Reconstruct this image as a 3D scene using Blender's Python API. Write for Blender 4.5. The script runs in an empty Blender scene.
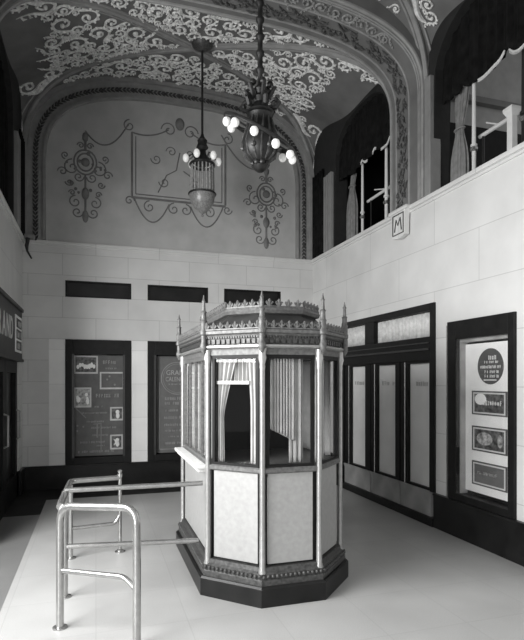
import bpy, bmesh, math, random
from mathutils import Vector, Matrix
random.seed(7)
sc = bpy.context.scene
COL = sc.collection
PI = math.pi
# ------------------------------------------------------------------ materials
def mat(name, v, rough=.6, metal=0.0, var=.12, scale=8.0, bump=0.0, bscale=60.0, emit=0.0, spec=.5):
    m = bpy.data.materials.new(name); m.use_nodes = True
    nt = m.node_tree; b = nt.nodes['Principled BSDF']
    tc = nt.nodes.new('ShaderNodeTexCoord')
    n = nt.nodes.new('ShaderNodeTexNoise'); n.inputs['Scale'].default_value = scale; n.inputs['Detail'].default_value = 6
    r = nt.nodes.new('ShaderNodeValToRGB')
    lo, hi = v*(1-var), min(1, v*(1+var))
    r.color_ramp.elements[0].position = .3; r.color_ramp.elements[1].position = .7
    r.color_ramp.elements[0].color = (lo, lo, lo*.985, 1); r.color_ramp.elements[1].color = (hi, hi, hi*.985, 1)
    nt.links.new(tc.outputs['Object'], n.inputs['Vector']); nt.links.new(n.outputs['Fac'], r.inputs['Fac'])
    nt.links.new(r.outputs['Color'], b.inputs['Base Color'])
    b.inputs['Roughness'].default_value = rough; b.inputs['Metallic'].default_value = metal
    b.inputs['Specular IOR Level'].default_value = spec
    if emit:
        b.inputs['Emission Color'].default_value = (1, 1, .97, 1); b.inputs['Emission Strength'].default_value = emit
    if bump:
        n2 = nt.nodes.new('ShaderNodeTexNoise'); n2.inputs['Scale'].default_value = bscale; n2.inputs['Detail'].default_value = 4
        bp = nt.nodes.new('ShaderNodeBump'); bp.inputs['Strength'].default_value = bump; bp.inputs['Distance'].default_value = .01
        nt.links.new(tc.outputs['Object'], n2.inputs['Vector']); nt.links.new(n2.outputs['Fac'], bp.inputs['Height'])
        nt.links.new(bp.outputs['Normal'], b.inputs['Normal'])
    return m

def ashlar(name, v, axis, bw=1.25, bh=.5, off=.5, joint=.72, rough=.38):
    """pale stone slabs with thin joints, laid in world metres on a wall whose long axis is x or y"""
    m = mat(name, v, rough=rough, var=.07, scale=2.2)
    nt = m.node_tree; b = nt.nodes['Principled BSDF']
    tc = nt.nodes.new('ShaderNodeTexCoord'); sp = nt.nodes.new('ShaderNodeSeparateXYZ'); cb = nt.nodes.new('ShaderNodeCombineXYZ')
    nt.links.new(tc.outputs['Object'], sp.inputs[0])
    nt.links.new(sp.outputs[axis], cb.inputs[0]); nt.links.new(sp.outputs['Z' if axis != 'Z' else 'Y'], cb.inputs[1])
    br = nt.nodes.new('ShaderNodeTexBrick'); br.offset = off
    br.inputs['Scale'].default_value = 1; br.inputs['Brick Width'].default_value = bw; br.inputs['Row Height'].default_value = bh
    br.inputs['Mortar Size'].default_value = .005; br.inputs['Mortar Smooth'].default_value = .3
    br.inputs['Color1'].default_value = (1, 1, 1, 1); br.inputs['Color2'].default_value = (.93, .93, .93, 1)
    br.inputs['Mortar'].default_value = (joint, joint, joint, 1)
    nt.links.new(cb.outputs[0], br.inputs['Vector'])
    mx = nt.nodes.new('ShaderNodeMix'); mx.data_type = 'RGBA'; mx.blend_type = 'MULTIPLY'; mx.inputs[0].default_value = 1
    src = b.inputs['Base Color'].links[0].from_socket
    nt.links.new(src, mx.inputs[6]); nt.links.new(br.outputs['Color'], mx.inputs[7]); nt.links.new(mx.outputs[2], b.inputs['Base Color'])
    return m

def floor_tiles(name, v, size, ang=0., joint=.86):
    m = mat(name, v, rough=.33, var=.09, scale=1.6)
    nt = m.node_tree; b = nt.nodes['Principled BSDF']
    tc = nt.nodes.new('ShaderNodeTexCoord'); mp = nt.nodes.new('ShaderNodeMapping'); mp.inputs['Rotation'].default_value = (0, 0, ang)
    br = nt.nodes.new('ShaderNodeTexBrick'); br.offset = 0
    br.inputs['Scale'].default_value = 1; br.inputs['Brick Width'].default_value = size; br.inputs['Row Height'].default_value = size
    br.inputs['Mortar Size'].default_value = .004; br.inputs['Color1'].default_value = (1, 1, 1, 1); br.inputs['Color2'].default_value = (.94, .94, .94, 1)
    br.inputs['Mortar'].default_value = (joint, joint, joint, 1)
    nt.links.new(tc.outputs['Object'], mp.inputs[0]); nt.links.new(mp.outputs[0], br.inputs['Vector'])
    n = nt.nodes.new('ShaderNodeTexNoise'); n.inputs['Scale'].default_value = 140; n.inputs['Detail'].default_value = 3
    rp = nt.nodes.new('ShaderNodeMapRange'); rp.inputs[1].default_value = .3; rp.inputs[2].default_value = .7; rp.inputs[3].default_value = .86; rp.inputs[4].default_value = 1.06
    nt.links.new(tc.outputs['Object'], n.inputs['Vector']); nt.links.new(n.outputs['Fac'], rp.inputs[0])
    src = b.inputs['Base Color'].links[0].from_socket
    for col in (br.outputs['Color'], rp.outputs[0]):
        mx = nt.nodes.new('ShaderNodeMix'); mx.data_type = 'RGBA'; mx.blend_type = 'MULTIPLY'; mx.inputs[0].default_value = 1
        nt.links.new(src, mx.inputs[6]); nt.links.new(col, mx.inputs[7]); src = mx.outputs[2]
    nt.links.new(src, b.inputs['Base Color'])
    return m

def glass(name, tint=.985, rough=.02):
    m = bpy.data.materials.new(name); m.use_nodes = True
    nt = m.node_tree; nt.nodes.clear()
    o = nt.nodes.new('ShaderNodeOutputMaterial'); mx = nt.nodes.new('ShaderNodeMixShader')
    t = nt.nodes.new('ShaderNodeBsdfTransparent'); t.inputs[0].default_value = (tint, tint, tint, 1)
    g = nt.nodes.new('ShaderNodeBsdfGlossy'); g.inputs['Roughness'].default_value = rough
    f = nt.nodes.new('ShaderNodeFresnel'); f.inputs[0].default_value = 1.5
    ge = nt.nodes.new('ShaderNodeNewGeometry'); mu = nt.nodes.new('ShaderNodeMath'); mu.operation = 'MULTIPLY'
    iv = nt.nodes.new('ShaderNodeMath'); iv.operation = 'SUBTRACT'; iv.inputs[0].default_value = 1
    nt.links.new(ge.outputs['Backfacing'], iv.inputs[1]); nt.links.new(iv.outputs[0], mu.inputs[1]); nt.links.new(f.outputs[0], mu.inputs[0])
    nt.links.new(mu.outputs[0], mx.inputs[0]); nt.links.new(t.outputs[0], mx.inputs[1]); nt.links.new(g.outputs[0], mx.inputs[2])
    nt.links.new(mx.outputs[0], o.inputs[0])
    return m

M = dict(
    stone_x=ashlar('pale_wall_stone_back', .64, 'X', 1.0, .335), stone_y=ashlar('pale_wall_stone_side', .70, 'Y', 1.5, .545),
    floor=floor_tiles('pale_terrazzo', .46, .62, .0), border=floor_tiles('grey_terrazzo', .21, .5, 0),
    black=mat('black_marble', .010, rough=.35, var=.5, scale=5, spec=.3), wood=mat('dark_wood', .010, rough=.5, var=.3, scale=12, spec=.22),
    brown=mat('dark_varnish', .035, rough=.4, var=.3, scale=9), greymarble=mat('grey_marble', .38, rough=.35, var=.25, scale=4),
    lun=mat('painted_lunette', .44, rough=.85, var=.10, scale=3, bump=.25, bscale=120), relief=mat('relief_plaster', .17, rough=.7, var=.2),
    vault=mat('painted_vault', .15, rough=.8, var=.15, scale=4, bump=.3, bscale=90), scroll=mat('gilded_plaster', .80, rough=.4, var=.35, scale=20),
    rib=mat('rib_plaster', .27, rough=.6, var=.15), garl=mat('garland_plaster', .045, rough=.55, var=.4, scale=30),
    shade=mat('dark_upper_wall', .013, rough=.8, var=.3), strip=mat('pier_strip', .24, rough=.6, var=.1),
    velvet=mat('dark_velvet', .009, rough=.95, var=.5, scale=10, spec=.1), fringe=mat('fringe', .62, rough=.8, var=.2, scale=60),
    drape=mat('grey_drapery', .20, rough=.85, var=.25, scale=14), white=mat('white_paint', .68, rough=.5, var=.05),
    blind=mat('white_frosted_glass', .88, rough=.45, var=.06, scale=3), lace=mat('net_curtain', .75, rough=.9, var=.2, scale=20),
    brass=mat('polished_brass', .42, rough=.3, metal=.6, var=.1, scale=30), bronze=mat('dark_bronze', .014, rough=.45, metal=.1, var=.4, scale=20),
    nickel=mat('nickel_tube', .42, rough=.25, metal=.85, var=.12, scale=20), panel=mat('pale_booth_marble', .35, rough=.4, var=.08, scale=26),
    gilt=mat('booth_gilt', .13, rough=.5, metal=.2, var=.35, scale=40), giltd=mat('booth_dark_gilt', .07, rough=.45, metal=.3, var=.5, scale=40),
    curtain=mat('booth_curtain', .46, rough=.9, var=.12, scale=10), card=mat('white_card', .92, rough=.7, var=.04),
    poster=mat('grey_poster', .135, rough=.7, var=.15, scale=10), photo=mat('dark_photo_print', .10, rough=.5, var=.9, scale=22),
    photol=mat('pale_photo_print', .36, rough=.5, var=.7, scale=26), ink=mat('grey_ink', .30, rough=.7), inkl=mat('pale_ink', .40, rough=.7),
    disc=mat('dark_grey_disc', .10, rough=.6, var=.1), galwall=mat('gallery_grey', .5, rough=.9, var=.08), bulb=mat('milky_bulb', .85, rough=.25, var=.02, emit=.2),
    crystal=mat('cut_crystal', .30, rough=.12, var=.3, scale=30), bowl=mat('etched_bowl', .20, rough=.3, var=.35, scale=40), lettering=mat('sign_lettering', .62, rough=.6),
    signblack=mat('sign_board', .03, rough=.5, var=.4), glass=glass('window_glass'), garl2=mat('arch_garland_plaster', .075, rough=.5, var=.5, scale=30), blackfloor=mat('dark_floor_strip', .02, rough=.6, var=.4, scale=4, spec=.25), pier=ashlar('lit_pier_stone', .88, 'X', 2., .545, joint=.8), faint=mat('faint_ink', .55, rough=.6), outl=mat('outline_dark', .10, rough=.6),
)
# ------------------------------------------------------------------ builders
class MB:
    def __init__(s): s.b = bmesh.new()
    def box(s, x0, x1, y0, y1, z0, z1, bev=0):
        r = bmesh.ops.create_cube(s.b, size=1)
        for v in r['verts']:
            v.co = Vector(((x0+x1)/2+v.co.x*(x1-x0), (y0+y1)/2+v.co.y*(y1-y0), (z0+z1)/2+v.co.z*(z1-z0)))
        if bev:
            es = list({e for v in r['verts'] for e in v.link_edges})
            bmesh.ops.bevel(s.b, geom=es, offset=bev, segments=2, affect='EDGES', profile=.6)
        return s
    def obox(s, mtx, hx, hy, hz):
        r = bmesh.ops.create_cube(s.b, size=2)
        for v in r['verts']: v.co = mtx @ Vector((v.co.x*hx, v.co.y*hy, v.co.z*hz))
        return s
    def tube(s, pts, rad, n=8, closed=False, caps=True):
        pts = [Vector(p) for p in pts]; N = len(pts)
        if not hasattr(rad, '__len__'): rad = [rad]*N
        rings = []; up = None
        for i in range(N):
            a = pts[(i-1) % N] if (i or closed) else pts[0]; c = pts[(i+1) % N] if (i < N-1 or closed) else pts[-1]
            t = (c-a)
            if t.length < 1e-9: t = Vector((0, 0, 1))
            t.normalize()
            if up is None:
                up = t.orthogonal().normalized()
            up = (up - t*up.dot(t))
            if up.length < 1e-6: up = t.orthogonal()
            up.normalize(); w = t.cross(up)
            rings.append([s.b.verts.new(pts[i]+(up*math.cos(2*PI*k/n)+w*math.sin(2*PI*k/n))*rad[i]) for k in range(n)])
        for i in range(N if closed else N-1):
            A, B = rings[i], rings[(i+1) % N]
            for k in range(n): s.b.faces.new((A[k], A[(k+1) % n], B[(k+1) % n], B[k]))
        if caps and not closed:
            s.b.faces.new(rings[0][::-1]); s.b.faces.new(rings[-1])
        return s
    def lathe(s, prof, cx=0, cy=0, n=20):
        rings = [[s.b.verts.new((cx+r*math.cos(2*PI*k/n), cy+r*math.sin(2*PI*k/n), z)) for k in range(n)] for r, z in prof]
        for A, B in zip(rings, rings[1:]):
            for k in range(n): s.b.faces.new((A[k], A[(k+1) % n], B[(k+1) % n], B[k]))
        s.b.faces.new(rings[0][::-1]); s.b.faces.new(rings[-1])
        return s
    def loft(s, rings, cap=True):
        R = [[s.b.verts.new(p) for p in r] for r in rings]; n = len(R[0])
        for A, B in zip(R, R[1:]):
            for k in range(n): s.b.faces.new((A[k], A[(k+1) % n], B[(k+1) % n], B[k]))
        if cap: s.b.faces.new(R[0][::-1]); s.b.faces.new(R[-1])
        return s
    def ball(s, c, r, sx=1, sy=1, sz=1, u=10, v=7):
        q = bmesh.ops.create_uvsphere(s.b, u_segments=u, v_segments=v, radius=1)
        for w in q['verts']: w.co = Vector((c[0]+w.co.x*r*sx, c[1]+w.co.y*r*sy, c[2]+w.co.z*r*sz))
        return s
    def prism(s, poly, mtx, t):
        """2D outline in the xy of mtx, thickness t along its z"""
        a = [s.b.verts.new(mtx @ Vector((x, y, 0))) for x, y in poly]; c = [s.b.verts.new(mtx @ Vector((x, y, t))) for x, y in poly]
        n = len(a)
        s.b.faces.new(a[::-1]); s.b.faces.new(c)
        for k in range(n): s.b.faces.new((a[k], a[(k+1) % n], c[(k+1) % n], c[k]))
        return s
    def grid(s, f, nu, nv):
        V = [[s.b.verts.new(f(i/nu, j/nv)) for j in range(nv+1)] for i in range(nu+1)]
        for i in range(nu):
            for j in range(nv): s.b.faces.new((V[i][j], V[i+1][j], V[i+1][j+1], V[i][j+1]))
        return s
    def build(s, name, m, parent=None, smooth=False, solid=0):
        bmesh.ops.recalc_face_normals(s.b, faces=s.b.faces)
        me = bpy.data.meshes.new(name); s.b.to_mesh(me); s.b.free()
        if smooth:
            for p in me.polygons: p.use_smooth = True
            me.set_sharp_from_angle(angle=math.radians(42))
        o = bpy.data.objects.new(name, me); COL.objects.link(o); me.materials.append(m)
        if parent: o.parent = parent
        if solid:
            md = o.modifiers.new('thickness', 'SOLIDIFY'); md.thickness = abs(solid); md.offset = 1 if solid > 0 else -1
        return o
def thing(name, label, cat, loc=(0, 0, 0), rz=0, group=None):
    o = bpy.data.objects.new(name, None); COL.objects.link(o); o.location = loc; o.rotation_euler = (0, 0, rz)
    o.empty_display_size = .1
    return tag(o, label, cat, group)
def tag(o, label, cat, group=None):
    o['label'] = label; o['category'] = cat
    if group: o['group'] = group
    return o
def st(o):
    o['kind'] = 'structure'; return o
def sempty(name, loc=(0, 0, 0)):
    o = bpy.data.objects.new(name, None); COL.objects.link(o); o.location = loc; o.empty_display_size = .1
    return st(o)
# orientation frames of the three walls: x = reading direction, y = up, z = out of the wall into the room
def FR(x, v, z): return Matrix(((0, 0, -1, x), (-1, 0, 0, v), (0, 1, 0, z), (0, 0, 0, 1)))     # right wall
def FL(x, v, z): return Matrix(((0, 0, 1, x), (1, 0, 0, v), (0, 1, 0, z), (0, 0, 0, 1)))       # left wall
def FB(u, y, z): return Matrix(((1, 0, 0, u), (0, 0, -1, y), (0, 1, 0, z), (0, 0, 0, 1)))      # back wall
def text(name, body, size, mtx, m, parent=None, depth=.004, sx=1., align='CENTER', bold=0):
    cu = bpy.data.curves.new('t', 'FONT'); cu.body = body; cu.size = size; cu.extrude = depth; cu.align_x = align; cu.align_y = 'CENTER'
    cu.offset = bold; cu.resolution_u = 3
    t = bpy.data.objects.new('t', cu); COL.objects.link(t)
    dg = bpy.context.evaluated_depsgraph_get(); dg.update()
    me = bpy.data.meshes.new_from_object(t.evaluated_get(dg)); bpy.data.objects.remove(t); bpy.data.curves.remove(cu)
    me.transform(mtx @ Matrix.Diagonal((sx, 1, 1, 1)))
    me.name = name; me.materials.clear(); me.materials.append(m)
    o = bpy.data.objects.new(name, me); COL.objects.link(o)
    if parent: o.parent = parent
    return o
def marks(mb, mtx, w, h, rnd):
    """a line of lettering too small in the photograph to read: uneven upright strokes"""
    x = -w/2
    while x < w/2:
        c = rnd.uniform(.5, 1.0)*h*.8
        if rnd.random() < .16: x += c; continue
        k = rnd.choice((0, 1, 2)); y0, y1 = -h/2, h/2*rnd.uniform(.6, 1)
        t = h*.16
        def bar(a, b, c_, d): mb.obox(mtx @ Matrix.Translation(((a+b)/2, (c_+d)/2, .001)), abs(b-a)/2, abs(d-c_)/2, .0015)
        bar(x, x+t, y0, y1)
        if k: bar(x+c*.6-t, x+c*.6, y0, y1)
        if k != 1: bar(x, x+c*.6, y1-t, y1)
        bar(x, x+c*.6, y0, y0+t) if k == 2 else bar(x, x+c*.6, -t/2, t/2)
        x += c
    return mb

# ------------------------------------------------------------------ room dimensions (metres; x across, y into the lobby)
XL, XR, YB = -1.08, 3.75, 8.85
ZL = 3.87                                  # ledge
CX = (XL+XR)/2; A = (XR-XL)/2
SPR, RISE, NN, DROP = 5.05, 1.40, 2.8, .60
BAYR = (7.5, 1.35); BAYF = (4.05, 1.35)
def sh(p): p = min(1, abs(p)); return (1-p**NN)**(1/NN)
def vrise(v): return RISE+.126*(v-7.5) if v > 5.5 else 1.22     # the rear bay climbs towards the back wall
def f1(u, v): return SPR+vrise(v)*sh((u-CX)/A)
def f2(u, v, bay):
    p, q = (u-CX)/A, (v-bay[0])/bay[1]
    return SPR+vrise(v)*sh(q)-DROP*max(0, p*p-q*q)
def H(u, v, bay): return f2(u, v, bay) if abs((u-CX)/A) > abs((v-bay[0])/bay[1]) else f1(u, v)

# ------------------------------------------------------------------ floor
st(MB().box(-.67, XR+.1, -1.5, 8.05, -.1, 0).build('floor', M['floor']))
st(MB().box(-7, -.67, -1.5, 7.2, -.1, 0).build('trim_1', M['border']))
st(MB().box(-.67, XR+.1, 8.05, YB+.1, -.1, 0).box(-7, -.67, 7.2, YB+.1, -.1, 0).build('trim_2', M['blackfloor']))  # near-black floor strip along the back, deeper at the left
st(MB().box(-8, 9, -9, -1.5, -.12, -.02).build('trim_3', M['border']))
st(MB().box(-12, -7, -9, YB+.1, -.12, -.02).build('trim_4', M['border']))
# ------------------------------------------------------------------ walls with openings
def holed(axis, at, th, a0, a1, z0, z1, holes, m, name):
    xs = sorted({a0, a1, *[h[0] for h in holes], *[h[1] for h in holes]}); zs = sorted({z0, z1, *[h[2] for h in holes], *[h[3] for h in holes]})
    mb = MB()
    for p, q in zip(xs, xs[1:]):
        run = None
        segs = []
        for r, s_ in zip(zs, zs[1:]):
            cx, cz = (p+q)/2, (r+s_)/2
            if any(h[0] < cx < h[1] and h[2] < cz < h[3] for h in holes): continue
            if segs and abs(segs[-1][1]-r) < 1e-6: segs[-1][1] = s_
            else: segs.append([r, s_])
        for r, s_ in segs:
            if axis == 'x': mb.box(p, q, min(at, at+th), max(at, at+th), r, s_)
            else: mb.box(min(at, at+th), max(at, at+th), p, q, r, s_)
    return st(mb.build(name, m))
WB = [(-.46, .55), (.81, 1.82), (2.10, 3.13)]
bh = [(a, b, .0, 2.34) for a, b in WB]+[(a, b, 3.01, 3.27) for a, b in WB]
holed('x', YB, .25, XL-.25, XR+.25, 0, ZL-.04, bh, M['stone_x'], 'wall_back')
rh = [(5.22, 7.62, 0, 2.60), (3.99, 4.98, 0, 2.34)]
holed('y', XR, .25, .6, YB, 0, ZL-.04, rh, M['stone_y'], 'wall_right')
holed('y', XL, -.25, 5.9, YB, 0, ZL-.04, [(6.3, 8.45, 0, 2.0)], M['stone_y'], 'wall_left')
st(MB().box(XL-.25, XL, .6, 5.9, 3.45, ZL-.04).box(XL-.25, XL, .3, .6, 0, ZL-.04).build('trim_5', M['stone_y']))
# ledges
st(MB().box(XR-.045, XR+.3, .6, YB, ZL-.05, ZL, bev=.012).box(XR-.02, XR+.01, .6, YB, ZL-.085, ZL-.045).build('trim_6', M['stone_y']))
st(MB().box(XL-.05, XR+.05, YB-.045, YB+.2, ZL-.05, ZL-.002, bev=.012).box(XL, XR, YB-.02, YB+.01, ZL-.085, ZL-.045).build('trim_7', M['stone_x']))
st(MB().box(XL-.3, XL+.045, .6, YB, ZL-.05, ZL-.001, bev=.012).box(XL-.01, XL+.02, .6, YB, ZL-.085, ZL-.045).build('trim_8', M['stone_y']))
for k, (p, q) in enumerate([(-.70, -.462), (.552, .808), (1.822, 2.098)]): st(MB().box(p, q, YB-.012, YB+.02, .365, 2.34).build('trim_%d' % (41+k), M['pier']))  # paler slabs: bright light on the piers put into their colour
# dado of black marble
mb = MB()
for p, q in [(XL, XR)]: mb.box(p, q, YB-.035, YB+.05, 0, .34); mb.box(p, q, YB-.05, YB+.05, .34, .365, bev=.006)
st(mb.build('baseboard_back', M['black']))
mb = MB()
for p, q in [(.6, 5.22), (7.62, YB-.05)]: mb.box(XR-.035, XR+.05, p, q, 0, .37); mb.box(XR-.05, XR+.05, p, q, .37, .395, bev=.006)
mb.box(XR-.05, XR+.05, 5.22, 7.62, 0, .10)
st(mb.build('baseboard_right', M['black']))
mb = MB()
for p, q in [(5.9, 6.3), (8.45, YB-.05)]: mb.box(XL-.05, XL+.035, p, q, 0, .365)
st(mb.build('baseboard_left', M['black']))

# ------------------------------------------------------------------ upper back lunette and vault
N = 90
mb = MB()
poly = [(XL-.02, ZL-.02)]+[(CX+A*math.sin(t)*1.0, f1(CX+A*math.sin(t), YB)) for t in [(-1+2*i/N)*PI/2 for i in range(N+1)]]+[(XR+.02, ZL-.02)]
mb.prism(poly[::-1], FB(0, YB+.2, 0), .2)
st(mb.build('wall_lunette_back', M['lun']))
def vault(bay, name):
    n = 150
    def f(a, c):
        p = math.sin((2*a-1)*PI/2); q = math.sin((2*c-1)*PI/2)
        u, v = CX+A*p, bay[0]+bay[1]*q
        return Vector((u, v, H(u, v, bay)))
    return st(MB().grid(f, n, n).build(name, M['vault'], smooth=True, solid=.0))
vault(BAYR, 'ceiling_rear_bay'); vault(BAYF, 'ceiling_front_bay')
# solid roof slab far above so no daylight leaks in between vault and gallery
st(MB().box(XL-.3, 7.2, 1.9, YB+.3, 7.0, 7.15).build('ceiling_slab', M['shade']))
# wall over the street entrance
st(MB().box(XL-.3, XR+.3, 2.45, 2.68, 4.7, 7.0).build('wall_front', M['shade']))
# groin ribs : three parallel rolls
gi = 1
def groin(bay, su, sv):
    pts = []
    for i in range(49):
        p = math.sin(i/48*PI/2); u = CX+su*A*min(p, .9995)
        v = bay[0]+sv*bay[1]*min(p, .9995)
        pts.append(Vector((u, v, f1(u, v))))
    return pts
GP = {}
for bay, nm in ((BAYR, 'rear'), (BAYF, 'front')):
    mb = MB()
    for su in (-1, 1):
        for sv in (-1, 1):
            P = groin(bay, su, sv); GP[(nm, su, sv)] = P
            mb.tube([p+Vector((0, 0, -.005)) for p in P], .032, n=8)
            for off in (-.062, .062):
                Q = []
                for i, p in enumerate(P):
                    t = (P[min(i+1, len(P)-1)]-P[max(i-1, 0)]); s_ = Vector((-t.y, t.x, 0))
                    if s_.length < 1e-6: s_ = Vector((0, 1, 0))
                    s_.normalize(); q = p+s_*off
                    q.z = H(min(max(q.x, XL+.001), XR-.001), q.y, bay)-.004; Q.append(q)
                mb.tube(Q, .015, n=6)
    st(mb.build('trim_%d' % (9 if nm == 'rear' else 10), M['rib'], smooth=True))
# arch bands: back lunette band (garland) and the broad transverse arch with piers
def arch_path(dz, k=0., n=70, foot=ZL, r0=None, e=None):
    """curve of the barrel pulled in by k, legs carried down to foot"""
    pts = []
    a = A-k; r = (vrise(YB) if r0 is None else r0)-k; e = e or NN
    for i in range(n+1):
        t = (-1+2*i/n)*PI/2; p = math.sin(t)
        pts.append((CX+a*p, SPR+r*(1-abs(min(1, abs(p)))**e)**(1/e)+dz))
    L = [(CX-a, foot+(SPR-foot)*i/6) for i in range(6)]
    return L+pts+[(x*-1+2*CX, z) for x, z in L[::-1]]
def arch_band(k0, k1, y0, y1, r0=None, r1=None, e=None):
    mb = MB(); o = arch_path(0, k0, r0=r0, e=e); i_ = arch_path(0, k1, r0=r1 or r0, e=e)
    R = []
    for (a, c), (d, e) in zip(o, i_): R.append([Vector((a, y0, c)), Vector((d, y0, e)), Vector((d, y1, e)), Vector((a, y1, c))])
    mb.loft(R); return mb
st(arch_band(.0, .07, YB-.09, YB).build('trim_11', M['rib'], smooth=True))
st(arch_band(.07, .30, YB-.03, YB).build('trim_12', M['rib'], smooth=True))
def leaf_row(k, y, nstep, w, mb, soffit=False, y1=None, r0=None, e=None):
    P = arch_path(0, k, 160, r0=r0, e=e)
    P = [Vector((x, 0, z)) for x, z in P]
    L = [0]
    for a, c in zip(P, P[1:]): L.append(L[-1]+(c-a).length)
    tot = L[-1]; rnd = random.Random(3)
    j = 0; i = 0; s = 0
    while s < tot:
        while i < len(L)-2 and L[i+1] < s: i += 1
        t = (P[i+1]-P[i]).normalized(); p = P[i]+t*(s-L[i]); nrm = Vector((t.z, 0, -t.x))
        if soffit:
            yy = rnd.uniform(y, y1); lean = rnd.uniform(-.6, .6)
            c = Vector((p.x, yy, p.z)); d = (t*math.cos(lean)+Vector((0, 1, 0))*math.sin(lean))
            side = d.cross(nrm)
            mb.tube([c-d*w, c-d*w*.3+side*w*.2+nrm*.012, c+d*w*.4+side*w*.35+nrm*.02, c+d*w+nrm*.004], [.004, w*.30, w*.24, .003], n=6)
            if j % 3 == 0: mb.ball((c.x+nrm.x*.01, c.y, c.z+nrm.z*.01), w*.34, u=7, v=5)
        else:
            for q in (-1, 1):
                c = Vector((p.x, y, p.z)); d = (t*.9+nrm*q*.55).normalized()
                mb.tube([c, c+d*w*.5-Vector((0, .014, 0)), c+d*w], [.006, w*.22, .003], n=6)
            if j % 4 == 0: mb.ball((p.x, y-.005, p.z), w*.3, u=7, v=5)
        s += nstep; j += 1
mb = MB(); leaf_row(.19, YB-.035, .062, .075, mb)
st(mb.build('trim_13', M['garl'], smooth=True))
st(arch_band(.30, .34, YB-.07, YB-.0).build('trim_14', M['rib'], smooth=True))
# transverse arch, y 5.40 .. 6.15
RT = 1.02
st(arch_band(-.02, .03, 5.40, 6.15, 1.34, RT, 3.0).build('trim_15', M['vault'], smooth=True))
mb = MB()
for y, r in ((5.42, .026), (5.475, .014), (5.51, .014), (5.71, .014), (6.0, .014), (6.12, .024)):
    pth = arch_path(0, .035, r0=RT, e=3.0)
    mb.tube([Vector((x, y, z)) for x, z in pth], r, n=7)
st(mb.build('trim_16', M['rib'], smooth=True))
mb = MB(); leaf_row(.03, 5.75, .021, .05, mb, True, 5.96, RT, 3.0)
st(mb.build('trim_17', M['garl2'], smooth=True))
# ------------------------------------------------------------------ plaster scrollwork on the vault
def arc_table(rad, rise, n=400):
    T = [(0., 0.)]; px, pz = 0., rise
    for i in range(1, n+1):
        q = math.sin(i/n*PI/2); x, z = rad*q, rise*sh(q)
        T.append((T[-1][0]+math.hypot(x-px, z-pz), q)); px, pz = x, z
    return T
TA = arc_table(A, RISE); TB = arc_table(1.35, RISE-.2)
def s2q(T, s):
    sg = -1 if s < 0 else 1; s = abs(s)
    lo, hi = 0, len(T)-1
    if s >= T[-1][0]: return sg*1.0
    while hi-lo > 1:
        m_ = (lo+hi)//2
        if T[m_][0] <= s: lo = m_
        else: hi = m_
    a, b = T[lo], T[hi]
    return sg*(a[1]+(b[1]-a[1])*(s-a[0])/(b[0]-a[0]))
def q2s(T, q):
    sg = -1 if q < 0 else 1; q = abs(q)
    lo, hi = 0, len(T)-1
    while hi-lo > 1:
        m_ = (lo+hi)//2
        if T[m_][1] <= q: lo = m_
        else: hi = m_
    a, b = T[lo], T[hi]
    return sg*(a[0]+(b[0]-a[0])*(q-a[1])/max(1e-9, b[1]-a[1]))
def scroll(mb, fmap, cx, cy, R, a0, hand, rnd, thick):
    """one acanthus volute: a spiral stem with leaf lobes thrown off its outer side and a trailing tail"""
    pts = []; rad = []
    turns = rnd.uniform(1.15, 1.55); n = 26
    for i in range(n+1):
        t = i/n; ang = a0+hand*turns*2*PI*t; r = R*(1-t)**.8*.97+.012
        pts.append((cx+r*math.cos(ang), cy+r*math.sin(ang))); rad.append(thick*(1.05-.35*t))
    tx, ty = -(-hand*math.sin(a0)), -(hand*math.cos(a0))
    tail = []
    for k in range(6, 0, -1):
        s = k/6*R*1.5
        tail.append((pts[0][0]+tx*s+math.cos(a0)*s*s*.45/R, pts[0][1]+ty*s+math.sin(a0)*s*s*.45/R))
    path = tail+pts; rr = [thick*(.25+.13*i) for i in range(6)]+rad
    mb.tube([fmap(x, y, 0) for x, y in path], rr, n=6)
    x, y = path[-1]; c = fmap(x, y, .012); mb.ball(c, thick*1.7, u=6, v=5)
    for i in range(1, 22, 2):
        if i >= len(path)-4: break
        x, y = path[i]; nx, ny = path[i+1]
        d = Vector((nx-x, ny-y)); 
        if d.length < 1e-6: continue
        d.normalize(); o = Vector((d.y, -d.x))*hand*(1 if (i < 15 or rnd.random() < .7) else -1)
        l = R*rnd.uniform(.34, .62)*(1.1-.028*i)
        e = Vector((x, y)); m1 = e+o*l*.45+d*l*.15; m2 = e+o*l*.8+d*l*.55
        mb.tube([fmap(e.x, e.y, 0), fmap(m1.x, m1.y, .014), fmap(m2.x, m2.y, .004)], [thick*.7, thick*.95, thick*.15], n=5)
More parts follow.
